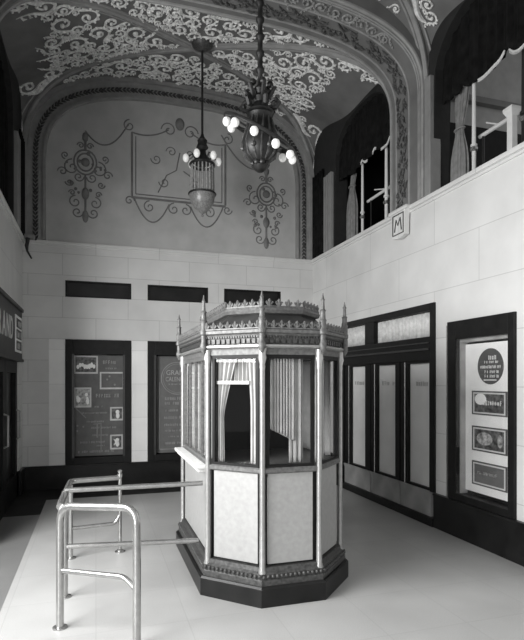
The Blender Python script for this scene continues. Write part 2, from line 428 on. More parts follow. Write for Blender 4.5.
def fill_cells(bay, nm, seed, counts):
    rnd = random.Random(seed)
    bs = bay[1]
    for cell in counts:
        mb = MB(); placed = []
        side = cell in ('left', 'right')
        sg = 1 if cell in ('right', 'back') else -1
        if side:
            def fm(x, y, h):
                qq = s2q(TB, y); x = min(max(x, XL+.01), XR-.01); vv = bay[0]+bs*min(max(qq, -.995), .995)
                e = .01
                ny = (f2(x, min(vv+e, bay[0]+bs), bay)-f2(x, max(vv-e, bay[0]-bs), bay))/(2*e)
                return Vector((x, vv, f2(x, vv, bay)))+Vector((0, ny, -1)).normalized()*(h+.004)
        else:
            def fm(x, y, h):
                pp = s2q(TA, x); uu = CX+A*min(max(pp, -.995), .995); e = .01
                y = min(max(y, bay[0]-bs+.02), bay[0]+bs-.02)
                nx = (f1(min(uu+e, XR), y)-f1(max(uu-e, XL), y))/(2*e)
                return Vector((uu, y, f1(uu, y)))+Vector((nx, 0, -1)).normalized()*(h+.004)
        for R, tries in ((.135, 260), (.10, 700), (.07, 1600), (.045, 2600)):
            for _ in range(tries):
                if len(placed) >= counts[cell]: break
                if side:
                    p = rnd.uniform(.12, .96); q = rnd.uniform(-.97, .97); d = p-abs(q)
                    if d < .075+R*.55 or p > .97: continue
                    if p > .78 and d > .13+R*.6: continue
                    gx, gy = CX+sg*A*p, q2s(TB, q)
                else:
                    q = rnd.uniform(.2, .95); p = rnd.uniform(-.93, .93)
                    if q < abs(p)+.085+R*.8: continue
                    gx, gy = q2s(TA, p), bay[0]+sg*bs*q
                    if nm == 'rear' and cell == 'back' and gy > YB-.12-R: continue
                    if gy > bay[0]+bs-R-.03 or gy < bay[0]-bs+R+.03: continue
                if any((gx-a)**2+(gy-b)**2 < ((R+r)*1.0)**2 for a, b, r in placed): continue
                placed.append((gx, gy, R))
                scroll(mb, fm, gx, gy, R, rnd.uniform(0, 2*PI), rnd.choice((-1, 1)), rnd, .006+R*.085)
        if side:           # pendant tips that run down into the springing corners
            for sv in (-1, 1):
                pth = []
                for i in range(9):
                    p = .78+.17*i/8; q = sv*(p-.07-.025*math.sin(i*.9))
                    pth.append(fm(CX+sg*A*p, q2s(TB, q), .004))
                mb.tube(pth, [.012, .03, .042, .038, .03, .032, .028, .018, .006], n=6)
        k = {'left': 18, 'right': 19, 'back': 20, 'front': 21}[cell]+(0 if nm == 'rear' else 4)
        st(mb.build('trim_%d' % k, M['scroll'], smooth=True))
fill_cells(BAYR, 'rear', 11, dict(left=150, right=170, back=120, front=120))
fill_cells(BAYF, 'front', 23, dict(right=120, back=50))
# leaf scrolls along the front strip of the transverse arch
mb = MB(); rnd = random.Random(77)
def fa(x, y, h):
    p = s2q(TA, x); p = min(max(p, -.99), .99); z = SPR+(RT-.03)*(1-abs(p)**3)**(1/3)
    return Vector((CX+(A-.03)*p, y, z-.004-h))
for i in range(24):
    x = -2.15+4.3*(i+.5)/24
    scroll(mb, fa, x, 5.61, .07, rnd.uniform(0, 6.28), (-1)**i, rnd, .013)
st(mb.build('trim_35', M['rib'], smooth=True))

# ------------------------------------------------------------------ raised ornament on the back lunette wall
mb = MB()
Y0 = YB-.004
def wp(u, z, h=0): return Vector((u, Y0-h, z))
def wl(pts, r=.012): mb.tube([wp(*p) for p in pts], r, n=6)
def vol(cx, cz, R, a0, hand, th=.010, turns=1.3):
    wl([(cx+R*(1-t*.85)*math.cos(a0+hand*turns*2*PI*t), cz+R*(1-t*.85)*math.sin(a0+hand*turns*2*PI*t)) for t in [i/20 for i in range(21)]], th)
def sag(a, b, d, r=.011, n=16): wl([(a[0]+(b[0]-a[0])*i/n, a[1]+(b[1]-a[1])*i/n-d*4*(i/n)*(1-i/n)) for i in range(n+1)], r)
for gx, sg in ((-.16, 1), (2.86, 1)):
    dz = 0 if gx < 0 else -.19
    for s in (-1, 1):
        for (ox, oz, R, a0, h) in [(.20, 5.06, .13, PI/2, -1), (.34, 4.98, .075, 0, 1), (.30, 5.24, .06, -PI/2, 1), (.10, 4.92, .08, PI, 1), (.15, 4.52, .10, PI/2, -1), (.12, 4.36, .09, PI, 1), (.24, 5.02-.2, .06, 0, -1), (.07, 5.42, .055, 0, 1), (.20, 4.66, .05, 0, 1)]:
            vol(gx+s*ox, oz+dz, R, (a0 if s > 0 else PI-a0), h*s)
    for R in (.17, .12): wl([(gx+R*math.cos(t), 5.16+dz+R*1.15*math.sin(t)) for t in [i*PI/10 for i in range(21)]], .013)
    mb.ball((gx, Y0, 5.16+dz), .07, sy=.5); mb.ball((gx, Y0, 5.56+dz), .05, sy=.6, sz=1.5); mb.ball((gx, Y0, 4.66+dz), .06, sy=.5, sz=1.6); mb.ball((gx, Y0, 4.30+dz), .05, sy=.5, sz=2)
    wl([(gx, 5.62+dz), (gx, 5.34+dz)], .02); wl([(gx, 4.95+dz), (gx, 4.22+dz)], .016)
    for k in range(14):
        t = random.uniform(0, 2*PI); R = random.uniform(.16, .34)
        mb.ball((gx+R*math.cos(t), Y0, 4.95+dz+R*1.3*math.sin(t)), random.uniform(.018, .034), sy=.6, u=7, v=5)
sag((-.16, 5.66), (.5, 5.86), .28); sag((2.05, 5.9), (2.86, 5.42), .22)
# framed central panel with scrolled corners
for (a, b) in [((.56, 4.70), (.56, 5.74)), ((2.12, 4.70), (2.12, 5.74))]: wl([a, b], .017)
wl([(.56, 4.68), (2.12, 4.68)], .017); wl([(.62, 4.74), (2.06, 4.74)], .009)
wl([(.62, 4.74), (.62, 5.68)], .008); wl([(2.06, 4.74), (2.06, 5.68)], .008)
sag((.56, 5.74), (1.15, 5.86), .07); sag((1.53, 5.86), (2.12, 5.74), .07)
for cx in (.52, 2.16): vol(cx, 5.84, .10, PI/2, 1 if cx < 1 else -1); vol(cx, 4.62, .08, 0, 1 if cx < 1 else -1)
for cx in (1.16, 1.52): vol(cx, 5.86, .13, 0 if cx > 1.34 else PI, -1 if cx < 1.34 else 1)
mb.ball((1.34, Y0, 5.98), .08, sy=.5, sz=1.3)
sag((.60, 4.66), (1.16, 4.62), .34); sag((1.52, 4.62), (2.08, 4.66), .34)
for cx, h in ((1.24, 1), (1.44, -1), (.84, 1), (1.84, -1)): vol(cx, 4.55, .10, PI/2, h)
wl([(.98, 4.8), (1.12, 5.1), (1.28, 5.2), (1.34, 5.5)], .010); wl([(1.7, 4.8), (1.56, 5.1), (1.40, 5.2)], .010)
for cx, cz, h in ((1.08, 4.98, 1), (1.6, 4.98, -1), (.95, 5.35, 1), (1.73, 5.35, -1), (1.2, 5.5, -1), (1.5, 5.5, 1)): vol(cx, cz, .09, PI, h, .008)
st(mb.build('trim_26', M['relief'], smooth=True))

# ------------------------------------------------------------------ upper side walls: piers, arched openings, spandrels
def spandrel(x0, x1, bay, c, half, spring, rise, name, m):
    """lunette wall between the vault and the arched opening"""
    mb = MB(); n = 48
    y0, y1 = bay[0]-bay[1], bay[0]+bay[1]
    R = []
    for i in range(n+1):
        y = y0+(y1-y0)*i/n
        q0 = (y-bay[0])/bay[1]; top = SPR+vrise(y)*sh(q0)-DROP*(1-q0*q0)+.05
        q = (y-c)/half
        low = spring+rise*sh(q) if abs(q) < 1 else ZL-.01
        low = min(low, top-.01)
        R.append([Vector((x0, y, low)), Vector((x1, y, low)), Vector((x1, y, top)), Vector((x0, y, top))])
    mb.loft(R); return st(mb.build(name, m))
for sgn, X in ((1, XR), (-1, XL)):
    w = 'right' if sgn > 0 else 'left'
    k = 27 if sgn > 0 else 37
    x1 = X+sgn*.22
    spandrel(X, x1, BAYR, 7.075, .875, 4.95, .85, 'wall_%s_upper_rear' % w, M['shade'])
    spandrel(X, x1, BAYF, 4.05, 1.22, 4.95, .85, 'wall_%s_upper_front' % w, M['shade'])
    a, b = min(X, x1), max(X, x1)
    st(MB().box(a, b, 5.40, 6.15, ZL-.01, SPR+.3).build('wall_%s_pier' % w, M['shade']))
    # pilaster strips beside the openings
    c, d = sorted((X-sgn*.05, X+sgn*.1))
    mb = MB().box(c, d, 5.262, 5.375, ZL-.002, 5.25, bev=.01); mb.box(c+.0, d, 7.98, 8.10, ZL-.002, 5.15, bev=.01).box(c, d, 8.13, 8.19, ZL-.002, 5.15, bev=.01).box(c, d, 8.22, 8.28, ZL-.002, 5.15, bev=.01)
    st(mb.build('trim_%d' % k, M['strip']))
# velvet valances filling the arches, with pale fringe along the scalloped lower edge
def valance(X, sgn, c, half, low, spring, rise, label, y0, y1, fringes):
    t = thing('valance', label, 'valance', (X+sgn*.10, (y0+y1)/2, 4.9))
    def zl(y): return low(y)
    def f(a, b):
        y = y0+(y1-y0)*a; q = (y-c)/half
        top = spring+rise*sh(min(1, abs(q)))+.25
        z = zl(y)+(top-zl(y))*b
        x = sgn*(.018*math.sin(y*46+.6*math.sin(y*7))+.010*math.sin(y*91))*(1-.5*b)
        return Vector((x, y-(y0+y1)/2, z-4.9))
    MB().grid(f, 130, 14).build('drape', M['velvet'], t, smooth=True, solid=.02)
    for p, q in fringes:
        mb = MB(); pts = []
        n = 30
        for i in range(n+1):
            y = p+(q-p)*i/n; pts.append(Vector((-sgn*.012, y-(y0+y1)/2, zl(y)-4.9-.004)))
        mb.tube(pts, .009, n=6)
        for i in range(0, 60):
            y = p+(q-p)*(i+.5)/60
            z = zl(y)-4.9
            mb.tube([(-sgn*.012, y-(y0+y1)/2, z), (-sgn*.014, y-(y0+y1)/2, z-.035)], [.004, .006], n=4)
        mb.build('fringe', M['fringe'], t)
    return t
lowF = lambda y: 4.90+.06*math.exp(-((y-4.22)/.06)**2)-.05*math.exp(-((y-4.05)/.12)**2)+.06*math.exp(-((y-4.9)/.05)**2)-.04*math.exp(-((y-4.55)/.16)**2)+(.06*(y-5.0) if y > 5.0 else 0)
lowR = lambda y: 4.97+.09*math.exp(-((y-6.78)/.07)**2)+.07*math.exp(-((y-6.36)/.05)**2)+.06*math.exp(-((y-7.15)/.06)**2)-.05*math.exp(-((y-7.45)/.12)**2)
valance(XR, 1, 4.05, 1.22, lowF, 4.95, .85, 'near black velvet valance over the nearer gallery opening of the right wall', 2.83, 5.26, [(3.2, 4.18), (4.24, 4.62)])
valance(XR, 1, 7.075, .875, lowR, 4.95, .85, 'dark velvet valance over the farther gallery opening of the right wall', 6.2, 7.95, [(6.3, 6.6), (6.75, 6.84), (7.0, 7.2)])
def lowL(y): return 4.6
valance(XL, -1, 7.075, .875, lambda y: ZL+.02, 4.95, .85, 'black velvet drape closing the gallery opening above the left wall ledge', 6.2, 7.95, [])
# dark recess drapes beside the back corners
for X, sgn, lab in ((XR, 1, 'dark narrow drape in the corner where back wall meets right wall'), (XL, -1, 'dark narrow drape in the corner above the left wall ledge')):
    def f(a, b, X=X, sgn=sgn): return Vector((-sgn*(.012+.014*math.sin(a*31)), (a-.5)*.5, b*1.45))
    t = thing('corner_drape', lab, 'curtain', (X-sgn*.012, 8.57, ZL+.005))
    MB().grid(f, 60, 6).build('cloth', M['velvet'], t, smooth=True, solid=.012)
# tied-back gallery curtains
def tied(label, loc, halfw, h, tie, sgn, m, lean=0.):
    t = thing('gallery_curtain', label, 'curtain', loc)
    def f(a, b):
        z = b*h; w = halfw*(1-.55*math.exp(-((z-tie)/.22)**2))*(1.0 if z < tie else 1-.25*(z-tie)/max(.1, h-tie))
        th = a*2*PI; rr = 1+.16*math.sin(th*9+z*1.3)
        return Vector((.35*w*rr*math.sin(th), w*rr*math.cos(th)+lean*max(0, z-tie), z))
    MB().grid(f, 96, 16).build('cloth', m, t, smooth=True)
    z = tie; w = halfw*.5
    MB().tube([(.5*w*math.sin(k*PI/10), w*1.1*math.cos(k*PI/10), z) for k in range(20)], .014, n=6, closed=True).build('tieback', M['drape'], t, smooth=True)
    return t
tied('pale grey curtain tied back at the left side of the nearer gallery opening', (XR+.20, 5.06, ZL+.004), .13, 1.10, .68, 1, M['drape'], -.12)
tied('pale grey curtain hanging at the left side of the farther gallery opening', (XR+.20, 7.70, ZL+.004), .15, 1.12, .95, 1, M['drape'], -.35)

# ------------------------------------------------------------------ gallery behind the right wall openings
st(MB().box(XR+.22, 7.2, .6, YB+.2, ZL-.14, ZL-.02).build('trim_30', M['brown']))
mb = MB().box(XR+.24, 7.2, 6.0, 6.12, 5.15, 7.0)
st(mb.build('wall_gallery_end', M['galwall']))
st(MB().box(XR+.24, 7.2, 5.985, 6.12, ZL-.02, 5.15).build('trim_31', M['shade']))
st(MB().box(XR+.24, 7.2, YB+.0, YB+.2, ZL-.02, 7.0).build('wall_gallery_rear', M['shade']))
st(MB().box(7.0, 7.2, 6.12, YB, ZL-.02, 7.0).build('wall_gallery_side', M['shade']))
st(MB().box(4.4, 7.0, 5.90, 5.985, 5.44, 5.52).build('trim_32', M['strip']))
def pole(label, v, h, r=.022, m='white', white_to=None):
    t = thing('gallery_post', label, 'post', (XR+.15, v, ZL))
    MB().lathe([(r*1.5, 0), (r*1.5, .03), (r, .05), (r, h*.33), (r*1.6, h*.335), (r*1.6, h*.355), (r, h*.36), (r*.85, h)], n=12).build('shaft', M[m], t, smooth=True)
    MB().lathe([(r*1.2, .30), (r*1.9, .315), (r*1.9, .34), (r*1.2, .355)], n=12).build('collar', M['nickel'], t, smooth=True)
    return t
pole('tall pale post standing in the nearer gallery opening right of its tied curtain', 4.76, 1.06)
pole('pale post in the farther gallery opening nearest to its curtain', 7.26, 1.15)
pole('pale post in the middle of the farther gallery opening', 6.56, 1.2, .026)
pole('dark post at the right edge of the photo in the gallery opening', 4.06, 1.1, .024, 'bronze')
t = thing('short_post', 'short white post with flared cap at right of the nearer gallery opening', 'post', (XR+.15, 4.21, ZL))
MB().box(-.035, .035, -.035, .035, 0, .44, bev=.008).build('shaft', M['white'], t)
MB().loft([[Vector((sx*w, sy*w, z)) for sx, sy in ((-1, -1), (1, -1), (1, 1), (-1, 1))] for w, z in ((.036, .42), (.06, .47), (.06, .50))]).build('cap', M['white'], t)
def rail(label, v0, v1, z, xo, zb):
    t = thing('gallery_rail', label, 'handrail', (XR+xo, v0, z))
    d = v1-v0
    MB().tube([(0, 0, 0), (0, d*.5, .0), (0, d, 0)], .022, n=8).build('bar', M['white'], t, smooth=True)
    for y in (d*.12, d*.9):
        MB().tube([(0, y, -.01), (0, y, ZL-z+.002)], .014, n=8).build('baluster', M['bronze'], t, smooth=True)
    MB().tube([(0, d*.45, 0), (-.02, d*.62, .05), (-.03, d*.75, .09)], .009, n=6).build('stay', M['white'], t, smooth=True)
rail('white handrail seen through the farther gallery opening', 6.25, 7.3, 4.46, .26, 0)
rail('grey white handrail behind the posts of the nearer gallery opening', 4.25, 4.80, 4.36, .26, 0)

# shield bracket under the pier, and small bracket in the back left corner
t = thing('shield_bracket', 'small square shield ornament below the pier on right wall ledge', 'bracket', (XR-.05, 5.89, ZL-.005))
MB().box(-.05, .06, -.21, .21, -.035, .012, bev=.008).build('shelf', M['stone_y'], t)
MB().prism([(-.165, -.02), (-.15, -.34), (0, -.37), (.15, -.34), (.165, -.02)], FR(.03, 0, 0), .06).build('shield', M['stone_y'], t)
mb = MB(); m_ = FR(-.034, 0, 0)
for pts in ([(-.12, -.06), (-.12, -.31), (.12, -.31), (.12, -.06), (-.12, -.06)], [(-.08, -.27), (-.04, -.12), (0, -.2), (.05, -.11), (.08, -.27)]):
    mb.tube([m_ @ Vector((x, y, 0)) for x, y in pts], .009, n=6)
mb.build('crest', M['giltd'], t, smooth=True)
t = thing('corner_bracket', 'small scrolled bracket with hanging cord in the back left corner', 'bracket', (XL+.10, YB-.10, ZL))
MB().box(-.06, .09, -.06, .08, -.02, .05, bev=.02).build('block', M['strip'], t)
MB().tube([(0, -.06, -.02), (-.02, -.07, -.14), (-.01, -.07, -.22), (.05, -.06, -.33)], [.03, .028, .016, .012], n=8).build('cord', M['bronze'], t, smooth=True)

# ------------------------------------------------------------------ back wall: dark windows above, display cases below
for i, (a, b) in enumerate(WB):
    t = sempty('window_%d' % (i+1), ((a+b)/2, YB, 3.14))
    w = (b-a)/2
    MB().box(-w, w, -.004, .06, -.13, -.105).box(-w, w, -.004, .06, .105, .13).box(-w, -w+.03, -.004, .06, -.105, .105).box(w-.03, w, -.004, .06, -.105, .105).build('frame', M['wood'], t)
    MB().box(-w+.03, w-.03, .04, .055, -.105, .105).build('pane', M['black'], t)
def text_rows(mtx, rows, rnd, mb):
    for x, y, w, h in rows: marks(mb, mtx @ Matrix.Translation((x, y, 0)), w, h, rnd)
    return mb
caselab = ['dark wood poster case holding photographs, leftmost on the back wall', 'dark wood poster case with a circle on its sheet, just left of the booth', 'dark wood poster case on the back wall hidden behind the ticket booth']
for i, (a, b) in enumerate(WB):
    t = thing('poster_case', caselab[i], 'display case', ((a+b)/2, YB, 0), 0)
    w = (b-a)/2
    for nm_, (p, q, r, z) in (('jamb', (-w, -w+.115, .365, 2.34)), ('jamb', (w-.115, w, .365, 2.34)), ('head_rail', (-w+.115, w-.115, 2.11, 2.34)), ('sill_rail', (-w+.115, w-.115, .365, .47))):
        MB().box(p, q, -.03, .12, r, z, bev=.006).build(nm_, M['wood'], t)
    MB().box(-w, w, .12, .16, 0.36, 2.34).build('back', M['wood'], t)
    for p in (-w+.10, w-.135): MB().box(p, p+.035, -.045, -.03, .47, 2.11).build('bead', M['brown'], t)
rnd = random.Random(5)
# first case: display board with five mounted photographs
a, b = WB[0]
t = thing('display_board', 'grey announcement board with faint lettering inside the leftmost back case', 'poster', (.05, YB+.085, .47))
MB().box(-.385, .385, 0, .03, .01, 1.63).box(-.12, .12, -.002, .02, 1.63, 1.66).build('sheet', M['poster'], t)
mb = MB(); m_ = FB(0, -.001, 0)
text_rows(m_, [(.20, 1.52, .28, .06), (.20, 1.42, .2, .03), (.13, .98, .36, .065), (.0, .80, .14, .03), (-.08, .70, .40, .03), (-.06, .56, .26, .03), (.06, .46, .40, .032), (.02, .34, .25, .03), (-.08, .23, .42, .035), (.02, .17, .12, .025), (-.04, .08, .56, .04)], rnd, mb)
mb.build('lettering', M['inkl'], t)
MB().tube([(-.36, -.002, .78), (-.2, -.002, .62)], .008, n=5).build('tape_strip', M['ink'], t)
MB().tube([(-.03, -.002, .52), (-.03, -.002, .30)], .012, n=5).tube([(.03, -.002, .52), (.03, -.002, .07)], .009, n=5).tube([(-.09, -.002, .52), (.04, -.002, .525)], .008, n=5).build('painted_stroke', M['ink'], t)
ph = [(-.335, .03, 1.80, 2.09, 'photo', 'wide'), (.06, .44, 1.55, 1.83, 'poster', 'empty'), (-.335, -.07, 1.26, 1.58, 'photol', 'pale'), (.22, .43, 1.04, 1.26, 'photo', 'figure'), (.22, .42, .57, .81, 'photo', 'star'), (-.325, -.13, .80, 1.02, 'poster', 'dim')]
labs = ['wide dark group photograph in pale mount, top left of the display board', 'pale bordered dark rectangle at upper right of the display board', 'bright square photograph in pale mount, left side of the display board', 'small portrait photograph, middle right of the display board', 'small photograph with a pale star shape, lowest right on the display board', 'dim grey photograph without border, lower left of the display board']
for (a, b, c, d, mm, kind), lab in zip(ph, labs):
    t = thing('mounted_photograph', lab, 'photograph', ((a+b)/2, YB+.0825, (c+d)/2), 0, 'photographs on the display board')
    w, h = (b-a)/2, (d-c)/2
    if kind != 'dim': MB().box(-w, w, -.006, .0018, -h, h).box(-w, w, -.009, -.006, h-.022, h).box(-w, w, -.009, -.006, -h, -h+.022).build('mount', M['lettering'], t)
    MB().box(-w+.024, w-.024, -.010, -.004, -h+.028, h-.024).build('print', M[mm], t)
    r2 = random.Random(int(a*1000)+9); fm_ = M['ink'] if kind in ('empty', 'dim') else M['card']
    def fig(x, z, r, sx=1, sz=1): MB().ball((x, -.010, z), r, sx=sx, sy=.12, sz=sz, u=10, v=7).build('figure', fm_, t, smooth=True)
    if kind == 'wide':
        for k in range(8): fig(-w+.06+(2*w-.12)*k/7, r2.uniform(-.04, .0), .024, 1, r2.uniform(1.2, 2.0))
    elif kind == 'pale':
        for k in range(7): fig(r2.uniform(-w+.05, w-.05), r2.uniform(-h+.06, h-.07), r2.uniform(.02, .035), 1, r2.uniform(1, 1.6))
    elif kind in ('figure', 'star'):
        mb = MB(); mb.ball((.01, -.010, .03), .032, sy=.1, sz=1.1).ball((.015, -.010, -.03), .05, sy=.1, sz=1.0, sx=.6)
        if kind == 'star':
            for k in range(4): mb.tube([(0, -.010, 0), (.06*math.cos(k*PI/2+.8), -.010, .07*math.sin(k*PI/2+.8))], [.02, .006], n=5)
        mb.build('figure', fm_, t, smooth=True)
    else:
        for k in range(3): fig(r2.uniform(-w*.6, w*.6), r2.uniform(-h*.6, h*.6), .016)
# second case sheet
t = thing('poster_sheet', 'grey poster with ringed heading inside the case just left of the booth', 'poster', (1.315, YB+.085, .46))
MB().box(-.35, .35, 0, .03, .02, 1.64).build('sheet', M['poster'], t)
mb = MB()
mb.tube([(.22*0+.0+.27*math.cos(k*PI/24), -.002, 1.27+.27*math.sin(k*PI/24)) for k in range(48)], .008, n=5, closed=True)
for x in (-.30, .30): mb.box(x-.006, x+.006, -.004, 0, .08, 1.2)
mb.box(-.3, .3, -.004, 0, .075, .087)
mb.tube([(.24*math.cos(k*PI/24), -.002, 1.27+.24*math.sin(k*PI/24)) for k in range(48)], .004, n=5, closed=True)
mb.build('border', M['ink'], t)
text('heading', 'GRAND', .115, FB(0, -.001, 1.36), M['inkl'], t, .002, .95); text('heading', 'CALENDAR', .105, FB(0, -.001, 1.25), M['inkl'], t, .002, .75)
mb = MB(); text_rows(FB(0, -.001, 0), [(0, 1.17, .3, .025), (0, .93, .42, .05), (0, .85, .42, .05), (0, .73, .44, .04), (0, .61, .44, .045), (0, .49, .44, .045), (0, .39, .42, .035), (0, .29, .3, .03), (0, .18, .42, .04)], rnd, mb)
mb.build('lettering', M['inkl'], t)
# ------------------------------------------------------------------ right wall: curtained doors under a transom
t = sempty('trim_33', (XR, 6.42, 0))                              # the common dark frame
def rbox(mb, v0, v1, z0, z1, d0=-.03, d1=.12, bev=.006): return mb.box(d0, d1, v0-6.42, v1-6.42, z0, z1, bev=bev)
mb = MB()
rbox(mb, 5.22, 5.30, .395, 2.60); rbox(mb, 7.54, 7.62, .395, 2.60); rbox(mb, 5.30, 7.54, 2.515, 2.60); rbox(mb, 5.30, 7.54, 1.93, 2.21)
rbox(mb, 6.60, 6.86, 2.21, 2.515)
mb.build('casing', M['wood'], t)
mb = MB(); rbox(mb, 5.30, 7.54, 2.05, 2.075, -.05, -.03, .004); rbox(mb, 5.30, 7.54, 2.13, 2.145, -.045, -.03, .004); mb.build('moulding', M['brown'], t)
MB().box(.14, .18, 5.22-6.42, 7.62-6.42, 0.1, 2.6).build('backing', M['wood'], t)
for i, (v0, v1) in enumerate([(5.30, 6.60), (6.86, 7.54)]):
    w = sempty('window_%d' % (4+i), (XR, (v0+v1)/2, 2.36)); hw = (v1-v0)/2
    def f(a, b, hw=hw): return Vector((.030+.010*math.sin(a*hw*150)+.004*math.sin(a*hw*61), -hw+.01+a*(2*hw-.02), -.145+.29*b))
    MB().grid(f, 160 if i == 0 else 90, 2).build('curtain', M['lace'], w, smooth=True, solid=.004)
    MB().box(.004, .008, -hw, hw, -.148, .152).build('pane', M['glass'], w)
for i, (v0, v1, gv0, gv1) in enumerate([(5.30, 5.94, 5.33, 5.77), (5.96, 6.70, 6.07, 6.53), (6.72, 7.54, 6.88, 7.32)]):
    c = (v0+v1)/2
    d = sempty('door_%d' % (i+1), (XR, c, .40))
    MB().box(-.015, .08, gv1-c, v1-c, 0, 1.53, bev=.005).box(-.015, .08, v0-c, gv0-c, 0, 1.53, bev=.005).box(-.015, .08, gv0-c, gv1-c, 1.50, 1.53).box(-.015, .08, gv0-c, gv1-c, 0, .03).build('stile', M['wood'], d)
    MB().tube([(-.022, gv1-c+.062, .0), (-.022, gv1-c+.062, 1.52)], .009, n=8).build('edge_strip', M['nickel'], d, smooth=True)
    MB().box(.020, .03, gv0-c, gv1-c, .03, 1.50).build('frosted_pane', M['blind'], d)
    mb = MB(); marks(mb, FR(.0195, (gv0+gv1)/2-c, 1.255), .30, .055, random.Random(i+4)); mb.build('lettering', M['faint'], d)
    MB().box(-.02, .10, v0-c, v1-c-.005, -.30, -.03, bev=.006).box(-.03, .10, v0-c, v1-c-.005, -.03, 0).build('kick_panel', M['greymarble'], d)
# ------------------------------------------------------------------ right wall: large poster case
t = thing('poster_case', 'large dark wood poster case at the right end of the right wall', 'display case', (XR, 4.485, 0))
V0, V1 = 3.99-4.485, 4.98-4.485
for nm_, (x_, p, q, r, z) in (('jamb', (.12, V0, V0+.085, .395, 2.34)), ('jamb', (.03, V1-.14, V1, .395, 2.34)), ('head_rail', (.12, V0+.085, V1-.14, 2.14, 2.34)), ('sill_rail', (.10, V0+.085, V1-.14, .395, .47))):
    MB().box(-.03, x_, p, q, r, z, bev=.006).build(nm_, M['wood'], t)
MB().box(.03, .12, V1-.155, V1-.14, .47, 2.14).build('reveal', M['greymarble'], t)
MB().box(.03, .12, V0+.085, V1-.155, 2.105, 2.14).build('soffit', M['greymarble'], t)
MB().box(-.042, -.031, V1-.02, V1-.006, .395, 2.30).build('edge_strip', M['nickel'], t)
MB().box(.12, .16, V0, V1, .0, 2.34).build('back', M['wood'], t)
MB().box(-.02, -.014, V0+.085, V1-.14, .47, 2.14).build('pane', M['glass'], t)
t = thing('poster_board', 'white poster board carrying a dark round notice in the right wall case', 'poster', (XR+.095, 4.485, .5))
B0, B1 = 4.165-4.485, 4.825-4.485
MB().box(0, .02, B0, B1, .01, 1.585).build('sheet', M['card'], t)
m_ = FR(-.002, 0, 0)
yc = 4.445-4.485
pts = [(-yc+.185*math.cos(k*PI/20), 1.34+.185*math.sin(k*PI/20)) for k in range(40)]
MB().prism(pts, FR(0, 0, 0), .005).build('disc', M['disc'], t)
for s_, z, h, sx in (('Silk', 1.43, .075, 1), ('KIDDIES', 1.385, .045, .9), ('AFTERNOON', 1.335, .05, .85), ('WE SELL', 1.285, .05, 1.0), ('COUPONS', 1.24, .05, .95)):
    mb = MB(); marks(mb, FR(-.006, yc, z), .045*len(s_)*.62+.03, h*.62, random.Random(len(s_))); mb.build('lettering', M['card'], t)
MB().box(-.008, 0, yc-.09, yc+.09, 1.195, 1.205).build('rule', M['card'], t)
mb = MB()
for z in (.79, 1.18): marks(mb, FR(-.002, 4.46-4.485, z-.5+.385), .30, .035, random.Random(int(z*50)))
mb.build('caption', M['ink'], t)
for k, (z0, z1, lab, kind) in enumerate([(1.335, 1.585, 'framed photograph with script title, topmost of the column under the round notice', 0), (.955, 1.215, 'framed photograph with bright patches, middle of the column under the round notice', 1), (.595, .845, 'framed grey landscape photograph, lowest of the column under the round notice', 2)]):
    p = thing('framed_photograph', lab, 'photograph', (XR+.0945, 4.46, z0), 0, 'photographs on the white poster board'); h = z1-z0
    MB().box(-.012, 0, -.25, -.235, 0, h).box(-.012, 0, .235, .25, 0, h).box(-.012, 0, -.235, .235, 0, .014).box(-.012, 0, -.235, .235, h-.014, h).build('frame', M['outl'], p)
    MB().box(-.008, 0, -.235, .235, .014, h-.014).build('mount', M['white'], p)
    MB().box(-.011, -.004, -.212, .212, .03, h-.03).build('print', M['photo'] if k < 2 else M['poster'], p)
    r2 = random.Random(k)
    mb = MB()
    if kind == 0:
        mb.ball((-.011, .12, h*.66), .08, sx=.06, sy=1.1, sz=.75); marks(mb, FR(-.012, -.05, h*.52), .26, .05, r2)
    elif kind == 1:
        mb.ball((-.011, .06, h*.52), .09, sx=.06, sy=1.3, sz=.75).ball((-.011, -.16, h*.5), .035, sx=.1, sz=1.9)
    else:
        marks(mb, FR(-.012, .03, h*.55), .26, .035, r2)
    mb.build('highlights', M['photol'] if kind else M['card'], p)

# ------------------------------------------------------------------ left wall: sign band and dark doors
t = thing('theater_sign', 'long dark sign band with pale capital letters over the left doors', 'sign', (XL, 7.5, 2.0))
MB().box(-.1, .05, -1.35, .92, 0, .68, bev=.01).box(-.1, .075, -1.35, .92, .68, .73, bev=.012).box(-.1, .075, -1.35, .92, -.04, 0, bev=.008).build('board', M['signblack'], t)
for ch, y in zip('GRAND', (-1.27, -.98, -.68, -.385, -.105)):
    text('letter', ch, .40, FL(.051, y, .355), M['lettering'], t, .003, .82, bold=.006)
t = thing('program_board', 'white framed board with three dark numbered cells beside the sign letters', 'sign', (XL+.0505, 7.99, 2.08))
MB().box(0, .012, -.30, .30, 0, .50, bev=.003).build('panel', M['card'], t)
for k in range(3):
    MB().box(.012, .015, -.24, .24, .03+k*.152, .155+k*.152).build('cell', M['disc'], t)
    mb = MB(); marks(mb, FL(.016, 0, .09+k*.152), .36, .085, random.Random(40+k)); mb.build('lettering', M['lettering'], t)
for i, (v0, v1) in enumerate([(6.3, 7.36), (7.38, 8.45)]):
    d = sempty('door_%d' % (4+i), (XL, (v0+v1)/2, 0)); hw = (v1-v0)/2
    MB().box(-.12, -.02, -hw, -hw+.14, 0, 1.98, bev=.005).box(-.12, -.02, hw-.14, hw, 0, 1.98, bev=.005).box(-.12, -.02, -hw+.14, hw-.14, 1.80, 1.98).box(-.12, -.02, -hw+.14, hw-.14, 0, .35).build('stile', M['wood'], d)
    MB().box(-.085, -.075, -hw+.14, hw-.14, .35, 1.80).build('pane', M['black'], d)
    MB().tube([(-.02, hw-.1, .85), (.03, hw-.1, .87), (.03, hw-.1, 1.25), (-.02, hw-.1, 1.27)], .014, n=8).build('handle', M['brass'], d, smooth=True)
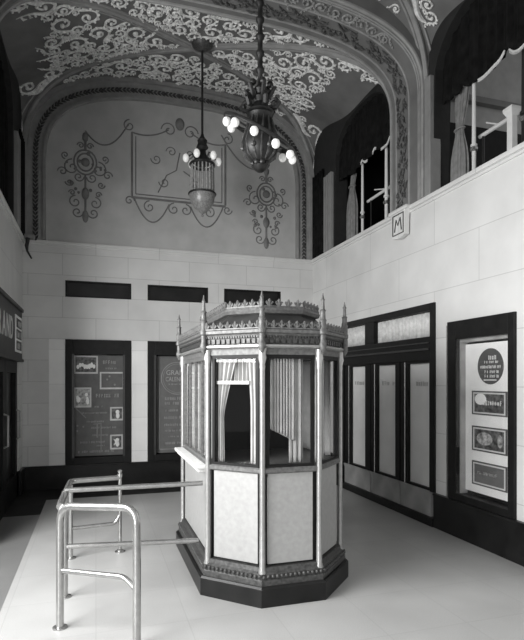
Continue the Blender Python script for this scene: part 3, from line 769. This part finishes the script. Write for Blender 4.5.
st(MB().box(XL-.26, XL-.2, 6.2, 8.5, 0, 2.1).build('trim_34', M['wood']))

# ------------------------------------------------------------------ ticket booth
BW, BL, BC = .577, .98, .345
def octo(d, z):
    W, Ln, c = BW-d, BL-d, BC-.586*d
    return [Vector(p+(z,)) for p in ((-W, Ln-c), (-W, -Ln+c), (-W+c, -Ln), (W-c, -Ln), (W, -Ln+c), (W, Ln-c), (W-c, Ln), (-W+c, Ln))]
booth = thing('ticket_booth', 'octagonal ticket booth with curtained windows and ornate cornice standing on the lobby floor', 'ticket booth', (1.435, 4.795, 0))
def oloft(lst): return MB().loft([octo(d, z) for d, z in lst])
oloft([(-.07, 0), (-.07, .135), (-.058, .15), (.0, .15)]).build('plinth', M['black'], booth)
oloft([(-.045, .15), (-.045, .19), (-.035, .20), (-.04, .235), (-.02, .25), (-.012, .28), (.1, .28)]).build('base_moulding', M['giltd'], booth)
def edges8(d):
    P = octo(d, 0); return [(P[k], P[(k+1) % 8]) for k in range(8)]
def edge_frame(a, c, z):
    t = (c-a).normalized(); n = Vector((t.y, -t.x, 0)); mid = (a+c)/2
    if n.dot(mid) < 0: n = -n; t = -t
    return Matrix(((t.x, 0, n.x, mid.x), (t.y, 0, n.y, mid.y), (0, 1, 0, z), (0, 0, 0, 1))), (c-a).length
mb = MB()
for a, c in edges8(-.043):
    m_, L = edge_frame(a, c, .218); n = max(4, int(L/.035))
    for k in range(n):
        p = m_ @ Vector(((k+.5)/n*L-L/2, 0, 0)); mb.ball(p, .013, sz=1.2, u=7, v=5)
mb.build('egg_moulding', M['giltd'], booth, smooth=True)
oloft([(.03, .26), (.03, 1.0)]).build('body', M['wood'], booth)
for k, (a, c) in enumerate(edges8(.03)):
    m_, L = edge_frame(a, c, .64)
    MB().obox(m_ @ Matrix.Translation((0, 0, .008)), L/2-.035, .345, .010).build('panel', M['panel'], booth)
oloft([(.0, .985), (-.012, .995), (-.012, 1.02), (.0, 1.03), (.03, 1.03)]).build('sill', M['gilt'], booth)
# projecting counter ledge on the long left side
MB().box(-BW-.095, -BW+.01, -.60, .60, .985, 1.015, bev=.006).box(-BW-.07, -BW+.01, -.58, .58, .955, .985, bev=.006).build('counter_ledge', M['white'], booth)
# windows
mb = None
for k, (a, c) in enumerate(edges8(.018)):
    m_, L = edge_frame(a, c, 1.46)
    f = MB()
    for s in (-1, 1): f.obox(m_ @ Matrix.Translation((s*(L/2-.038), 0, 0)), .012, .44, .016)
    f.obox(m_ @ Matrix.Translation((0, -.425, 0)), L/2-.03, .016, .018); f.obox(m_ @ Matrix.Translation((0, .425, 0)), L/2-.03, .02, .018)
    if k == 0 or k == 4:
        for s in (-.3, 0, .3): f.obox(m_ @ Matrix.Translation((s*L*.82, 0, 0)), .011, .44, .014)
    wf = f.build('window_frame', M['wood'] if k != 0 else M['gilt'], booth)
    MB().obox(m_, L/2-.03, .44, .003).build('pane', M['glass'], wf)
def drapes(m_, x0, x1, z0, z1, folds, amp, m, taper=None, depth=-.05, slant=0.):
    def f(a, b):
        xx0, xx1 = (x0, x1) if taper is None else taper(b)
        x = xx0+(xx1-xx0)*a
        w = amp*(math.sin(a*folds*2*PI)+.35*math.sin(a*folds*4.3*PI+1.3))
        lo = z0-slant*a; return m_ @ Vector((x, lo+(z1-lo)*b, depth+w))
    MB().grid(f, max(24, int(folds*10)), 14).build('curtain', m, booth, smooth=True, solid=.004)
E8 = edges8(.018)
for k in range(8):
    m_, L = edge_frame(*E8[k], 1.46); h = L/2-.05
    if k == 1:      # front left window: tied back at its left, straight at its right, short pelmet across
        drapes(m_, -h, -h+.2, -.42, .42, 3, .012, M['curtain'], lambda b: (-h, -h+.035+.13*max(0, (b-.45)/.55)**1.1+.02*(1-b)))
        drapes(m_, h-.09, h, -.42, .42, 2.5, .012, M['curtain'], lambda b: (h-.075-.05*max(0, b-.55), h))
        drapes(m_, -h+.08, h-.05, .22, .42, 6, .014, M['curtain'], None, -.085)
    elif k == 2:    # front window: drawn curtain, gathered up at its lower left
        drapes(m_, -h+.03, h-.1, -.14, .42, 8, .017, M['curtain'], lambda b: (-h+.03, h-.12), -.05, .1)
        drapes(m_, h-.16, h-.04, -.41, .42, 3, .012, M['curtain'], None, -.07)
    elif k == 3:
        drapes(m_, -h+.02, h-.16, -.42, .42, 4, .012, M['curtain'])
    else:
        drapes(m_, -h, h, -.42, .42, max(5, L*11), .012, M['curtain'])
m_, L = edge_frame(*E8[1], 1.46)
MB().obox(m_ @ Matrix.Translation((-.05, .22, -.028)), .155, .013, .008).build('sash_bar', M['white'], booth)
oloft([(.06, 1.0), (.06, 1.015)]).build('desk', M['wood'], booth)
MB().box(-.5, .5, .10, .12, 1.0, 1.9).build('interior_blocker', M['wood'], booth)  # added partition: hides the bright far curtains and keeps the interior dark
# entablature
oloft([(.04, 1.895), (-.005, 1.895), (-.005, 1.945), (.04, 1.945)]).build('architrave', M['gilt'], booth)
oloft([(.03, 1.94), (-.03, 1.945), (-.045, 1.955), (-.045, 1.968), (-.03, 1.972), (.04, 1.972)]).build('string_moulding', M['brass'], booth)
oloft([(.02, 1.97), (.0, 1.97), (-.02, 2.035), (.02, 2.035)]).build('frieze', M['gilt'], booth)
mb = MB()
for a, c in edges8(-.012):
    m_, L = edge_frame(a, c, 2.0); n = max(5, int(L/.045))
    for k in range(n): mb.obox(m_ @ Matrix.Translation(((k+.5)/n*L-L/2, 0, 0)), .014, .018, .012)
    for k in range(n*2): mb.obox(m_ @ Matrix.Translation(((k+.5)/n/2*L-L/2, .032, .012)), .007, .008, .012)
mb.build('dentils', M['giltd'], booth)
oloft([(.0, 2.03), (-.03, 2.035), (-.035, 2.05), (-.055, 2.06), (-.055, 2.082), (-.04, 2.09), (.1, 2.09)]).build('cornice', M['gilt'], booth)
def cresting(d, z, h, step, name, m):
    mb = MB()
    for a, c in edges8(d):
        m_, L = edge_frame(a, c, z); n = max(3, int(L/step))
        mb.obox(m_ @ Matrix.Translation((0, h*.06, 0)), L/2, h*.08, .012)
        for k in range(n):
            x = (k+.5)/n*L-L/2; c_ = m_ @ Vector((x, h*.5, 0))
            mb.tube([m_ @ Vector((x, 0, 0)), m_ @ Vector((x, h*.45, .006)), m_ @ Vector((x, h*.8, .004)), m_ @ Vector((x, h, .012))], [.009, h*.22, h*.2, h*.06], n=6)
            for s in (-1, 1):
                mb.tube([m_ @ Vector((x, h*.12, 0)), m_ @ Vector((x+s*h*.26, h*.38, .006)), m_ @ Vector((x+s*h*.42, h*.62, .006)), m_ @ Vector((x+s*h*.5, h*.5, .012))], [.008, h*.16, h*.15, h*.06], n=5)
    return mb.build(name, m, booth, smooth=True)
cresting(-.04, 2.09, .062, .062, 'cresting', M['gilt'])
oloft([(.0, 2.085), (.03, 2.10), (.12, 2.15), (.20, 2.235), (.24, 2.24)]).build('roof', M['brown'], booth)
oloft([(.20, 2.225), (.165, 2.235), (.155, 2.26), (.165, 2.285), (.30, 2.295), (.34, 2.31)]).build('upper_cornice', M['gilt'], booth)
cresting(.172, 2.285, .062, .066, 'upper_cresting', M['gilt'])
# columns and pinnacles at the eight corners
cols = []
for k, p in enumerate(octo(-.004, 0)):
    cols.append(MB().lathe([(.038, .15), (.038, .175), (.030, .20), (.034, .235), (.024, .27), (.021, .62), (.0205, 1.78), (.024, 1.80), (.021, 1.82), (.034, 1.87), (.028, 1.90), (.034, 1.94)], p.x, p.y, 14).build('column', M['brass'], booth, smooth=True))
for k, p in enumerate(octo(-.04, 0)):
    MB().lathe([(.006, 1.905), (.022, 1.93), (.032, 1.965), (.026, 1.985), (.022, 2.0), (.022, 2.05), (.033, 2.06), (.033, 2.085), (.024, 2.10), (.026, 2.15), (.030, 2.165), (.022, 2.175), (.020, 2.23), (.026, 2.24), (.015, 2.25), (.012, 2.31), (.017, 2.325), (.010, 2.335), (.003, 2.375)], p.x, p.y, 10).build('pinnacle', M['gilt'], cols[k], smooth=True)

# ------------------------------------------------------------------ tubular queue railing
rl = thing('queue_railing', 'bent metal tube railing with hoops leading to the ticket booth', 'railing', (0, 4.4, 0))
def rp(x, y, z): return (x, y-4.4, z)
def bend(pts, r=.09, n=6):
    """round the corners of a polyline"""
    P = [Vector(p) for p in pts]; out = [P[0]]
    for a, b, c in zip(P, P[1:], P[2:]):
        d1 = (a-b).normalized(); d2 = (c-b).normalized()
        rr = min(r, (a-b).length*.45, (c-b).length*.45)
        for i in range(n+1):
            t = i/n; out.append((b+d1*rr)*(1-t)**2+b*2*t*(1-t)+(b+d2*rr)*t*t)
    return out+[P[-1]]
TR = .023
def bar(name, pts, r=TR, bendr=.09): return MB().tube(bend(pts, bendr), r, n=12).build(name, M['nickel'], rl, smooth=True)
FA, FBp = (-.235, 3.87), (.25, 3.47)
bar('front_hoop', [rp(*FA, 0), rp(*FA, .835), rp(*FBp, .882), rp(*FBp, 0)], .026, .11)
bar('front_crossbar', [rp(*FA, .395), rp(.18, 3.525, .425), rp(.24, 3.48, .36)], .018, .06)
MX = (-.232, 4.41)
bar('long_post', [rp(*MX, 0), rp(*MX, .83)])
bar('long_handrail', [rp(*MX, .835), rp(.84, 4.30, .85)], .02)
bar('long_lower_bar', [rp(*MX, .395), rp(.80, 4.27, .39)], .02)
RA, RBp = (-.23, 5.35), (.227, 5.41)
bar('rear_post', [rp(*RA, 0), rp(*RA, .70)])
bar('rear_hoop', [rp(*FA, .83), rp(-.235, 3.98, .835), rp(-.232, 5.2, .745), rp(-.23, 5.35, .735), rp(*RBp, .735)], .025, .12)
bar('rear_crossbar', [rp(*RA, .285), rp(.18, 5.40, .285), rp(.222, 5.405, .36)], .018, .06)
MB().lathe([(.03, 0), (.03, .02), (.018, .03), (.018, .735), (.026, .74), (.026, .77), (.014, .775), (.022, .79), (.022, .805), (.006, .815)], RBp[0], RBp[1]-4.4, 14).build('end_post', M['nickel'], rl, smooth=True)
for x, y in (FA, FBp, MX, RA, RBp): MB().lathe([(.05, 0), (.05, .008), (.03, .014)], x, y-4.4, 16).build('foot_flange', M['nickel'], rl, smooth=True)

# ------------------------------------------------------------------ hanging lights
# distant lantern under the crossing of the rear bay
lx, ly = 1.42, 7.3
zc = H(lx, ly, BAYR)
t = thing('pendant_lantern', 'slender pendant lantern with glass rods and bowl hanging before the back wall', 'lantern', (lx, ly, 4.05))
MB().lathe([(.02, zc-.12-4.05), (.06, zc-.11-4.05), (.14, zc-.06-4.05), (.15, zc-.03-4.05), (.13, zc+.01-4.05)], n=20).build('ceiling_rose', M['giltd'], t, smooth=True)
MB().tube([(0, 0, .95), (0, 0, zc-.1-4.05)], .016, n=8).build('rod', M['bronze'], t, smooth=True)
mb = MB().lathe([(.10, .66), (.13, .68), (.11, .74), (.06, .80), (.05, .86), (.085, .90), (.06, .96), (.07, 1.0), (.03, 1.05), (.016, 1.1)], n=16)
mb.build('crown', M['bronze'], t, smooth=True)
mb = MB().tube([(.165*math.cos(k*PI/14), .165*math.sin(k*PI/14), .66) for k in range(28)], .02, n=8, closed=True)
for k in range(6):
    a = k*PI/3; mb.tube([(.08*math.cos(a), .08*math.sin(a), .70), (.14*math.cos(a), .14*math.sin(a), .80), (.20*math.cos(a), .20*math.sin(a), .75), (.225*math.cos(a), .225*math.sin(a), .70)], .012, n=6)
mb.build('hoop', M['bronze'], t, smooth=True)
for k in range(6):
    a = k*PI/3; MB().ball((.23*math.cos(a), .23*math.sin(a), .73), .045, sz=1.35).build('bulb', M['bulb'], t, smooth=True)
for k in range(18):
    a = k*PI/9; MB().tube([(.155*math.cos(a), .155*math.sin(a), .66), (.16*math.cos(a), .16*math.sin(a), .26)], [.012, .013], n=6).build('glass_rod', M['crystal'], t)
bwl = MB().lathe([(.012, -.07), (.022, -.05), (.012, -.03), (.05, .0), (.11, .05), (.16, .13), (.18, .21), (.185, .25), (.17, .27), (.10, .28)], n=24).build('bowl', M['bowl'], t, smooth=True)
MB().tube([(.185*math.cos(k*PI/14), .185*math.sin(k*PI/14), .25) for k in range(28)], .014, n=8, closed=True).build('bowl_rim', M['bronze'], bwl, smooth=True)
# nearer large chandelier with tilted lamp ring
cx, cy, czz = 1.305, 4.2, 3.50
zc = H(cx, cy, BAYF)
t = thing('globe_chandelier', 'large dark globe chandelier with tilted ring of white bulbs', 'chandelier', (cx, cy, czz))
MB().lathe([(.03, zc-.1-czz), (.12, zc-.05-czz), (.13, zc+.01-czz)], n=16).build('ceiling_rose', M['bronze'], t, smooth=True)
MB().lathe([(.024, .64)]+[(r, .75+k*.14+d) for k in range(int((zc-czz-.9)/.14)) for r, d in ((.022, 0), (.036, .02), (.036, .04), (.022, .06))]+[(.024, zc-.05-czz)], n=10).build('rod', M['bronze'], t, smooth=True)
mb = MB().lathe([(.02, -.07), (.05, -.05), (.07, -.02), (.05, .0)], n=14)
for k in range(8):
    a = k*PI/4; mb.ball((.06*math.cos(a), .06*math.sin(a), .0), .025, sz=1.1, u=7, v=5)
mb.build('finial', M['bronze'], t, smooth=True)
MB().lathe([(.03, -.01), (.08, .015), (.125, .06), (.150, .12), (.153, .17), (.143, .22), (.122, .27), (.10, .32), (.095, .37), (.11, .40), (.09, .42)], n=28).build('globe', M['bronze'], t, smooth=True)
mb = MB()
for k in range(14):
    a = k*2*PI/14
    mb.tube([(.06*math.cos(a), .06*math.sin(a), .008), (.128*math.cos(a), .128*math.sin(a), .06), (.155*math.cos(a), .155*math.sin(a), .16), (.125*math.cos(a+.1), .125*math.sin(a+.1), .27), (.10*math.cos(a+.2), .10*math.sin(a+.2), .37)], [.006, .012, .007, .010, .006], n=5)
    if k % 2: mb.ball((.148*math.cos(a), .148*math.sin(a), .11), .022, u=7, v=5)
mb.build('globe_filigree', M['giltd'], t, smooth=True)
mb = MB().lathe([(.09, .41), (.115, .43), (.08, .465), (.06, .50), (.075, .54), (.05, .57), (.07, .605), (.045, .635), (.024, .66)], n=16)
for k in range(6):
    a = k*PI/3+.5
    mb.tube([(r*math.cos(a), r*math.sin(a), z) for r, z in ((.08, .45), (.135, .455), (.16, .49), (.13, .53), (.09, .51), (.075, .54), (.10, .585), (.12, .62), (.08, .64))], [.014, .020, .022, .018, .012, .016, .02, .018, .008], n=6)
    mb.ball((.085*math.cos(a), .085*math.sin(a), .65), .028, u=7, v=5); mb.ball((.14*math.cos(a), .14*math.sin(a), .49), .022, u=7, v=5)
mb.build('crown', M['bronze'], t, smooth=True)
# ring tilted sideways about the view axis and a little to the front
cam_r = Vector((.954, -.30, 0)); cam_f = Vector((.30, .954, 0)); up = Vector((0, 0, 1))
nrm = (up*math.cos(math.radians(28))+cam_r*math.sin(math.radians(28))).normalized()
nrm = (nrm - cam_f*.24).normalized()
e1 = (cam_r - nrm*cam_r.dot(nrm)).normalized(); e2 = nrm.cross(e1)
RC = Vector((0, 0, .245)); RR = .32
MB().tube([RC+(e1*math.cos(k*PI/24)+e2*math.sin(k*PI/24))*RR for k in range(48)], .017, n=8, closed=True).build('lamp_ring', M['bronze'], t, smooth=True)
for k in range(6):
    a = k*PI/3+.25; d = e1*math.cos(a)+e2*math.sin(a); MB().tube([RC+d*.10, RC+d*RR], .009, n=6).build('ring_spoke', M['bronze'], t, smooth=True)
for k in range(10):
    a = k*PI/5+.15; d = e1*math.cos(a)+e2*math.sin(a); p = RC+d*(RR-.01)-up*.045
    so = MB().tube([p+up*.06, p+up*.02], [.018, .024], n=8).build('lamp_socket', M['bronze'], t, smooth=True)
    MB().ball(p-up*.008, .034, sz=1.15, u=14, v=10).build('bulb', M['bulb'], so, smooth=True)

# ------------------------------------------------------------------ daylight, camera
w = bpy.data.worlds.new('sky'); sc.world = w; w.use_nodes = True
bg = w.node_tree.nodes['Background']; bg.inputs[0].default_value = (1, 1, 1, 1); bg.inputs[1].default_value = .5
def area(name, loc, look, sx, sy, e):
    l = bpy.data.lights.new(name, 'AREA'); l.shape = 'RECTANGLE'; l.size = sx; l.size_y = sy; l.energy = e
    o = bpy.data.objects.new(name, l); COL.objects.link(o); o.location = loc
    d = Vector(look)-Vector(loc); o.rotation_euler = d.to_track_quat('-Z', 'Y').to_euler()
    return o
area('daylight_side_entrance', (-2.5, 3.3, 2.95), (2.9, 4.8, 1.9), 2.6, 2.0, 370)
area('side_fill_low', (-2.6, 1.15, 1.35), (3.2, 5.4, 1.2), 1.5, 2.1, 150)  # added fill lamp that brightens the lower right wall
area('daylight_street_entrance', (.6, -2.6, 2.6), (1.8, 6, 2.4), 4.5, 3.0, 22)
cam = bpy.data.cameras.new('camera'); co = bpy.data.objects.new('camera', cam); COL.objects.link(co)
co.location = (0, 0, 1.7); co.rotation_euler = (PI/2, 0, -math.radians(17.46))
cam.sensor_fit = 'VERTICAL'; cam.sensor_height = 36; cam.sensor_width = 36; cam.lens = 528/640*36; cam.shift_y = 60/640
cam.clip_start = .05
sc.camera = co
sc.view_settings.view_transform = 'Standard'; sc.view_settings.look = 'None'; sc.view_settings.gamma = 1; sc.view_settings.exposure = 0
sc.view_settings.use_curve_mapping = False
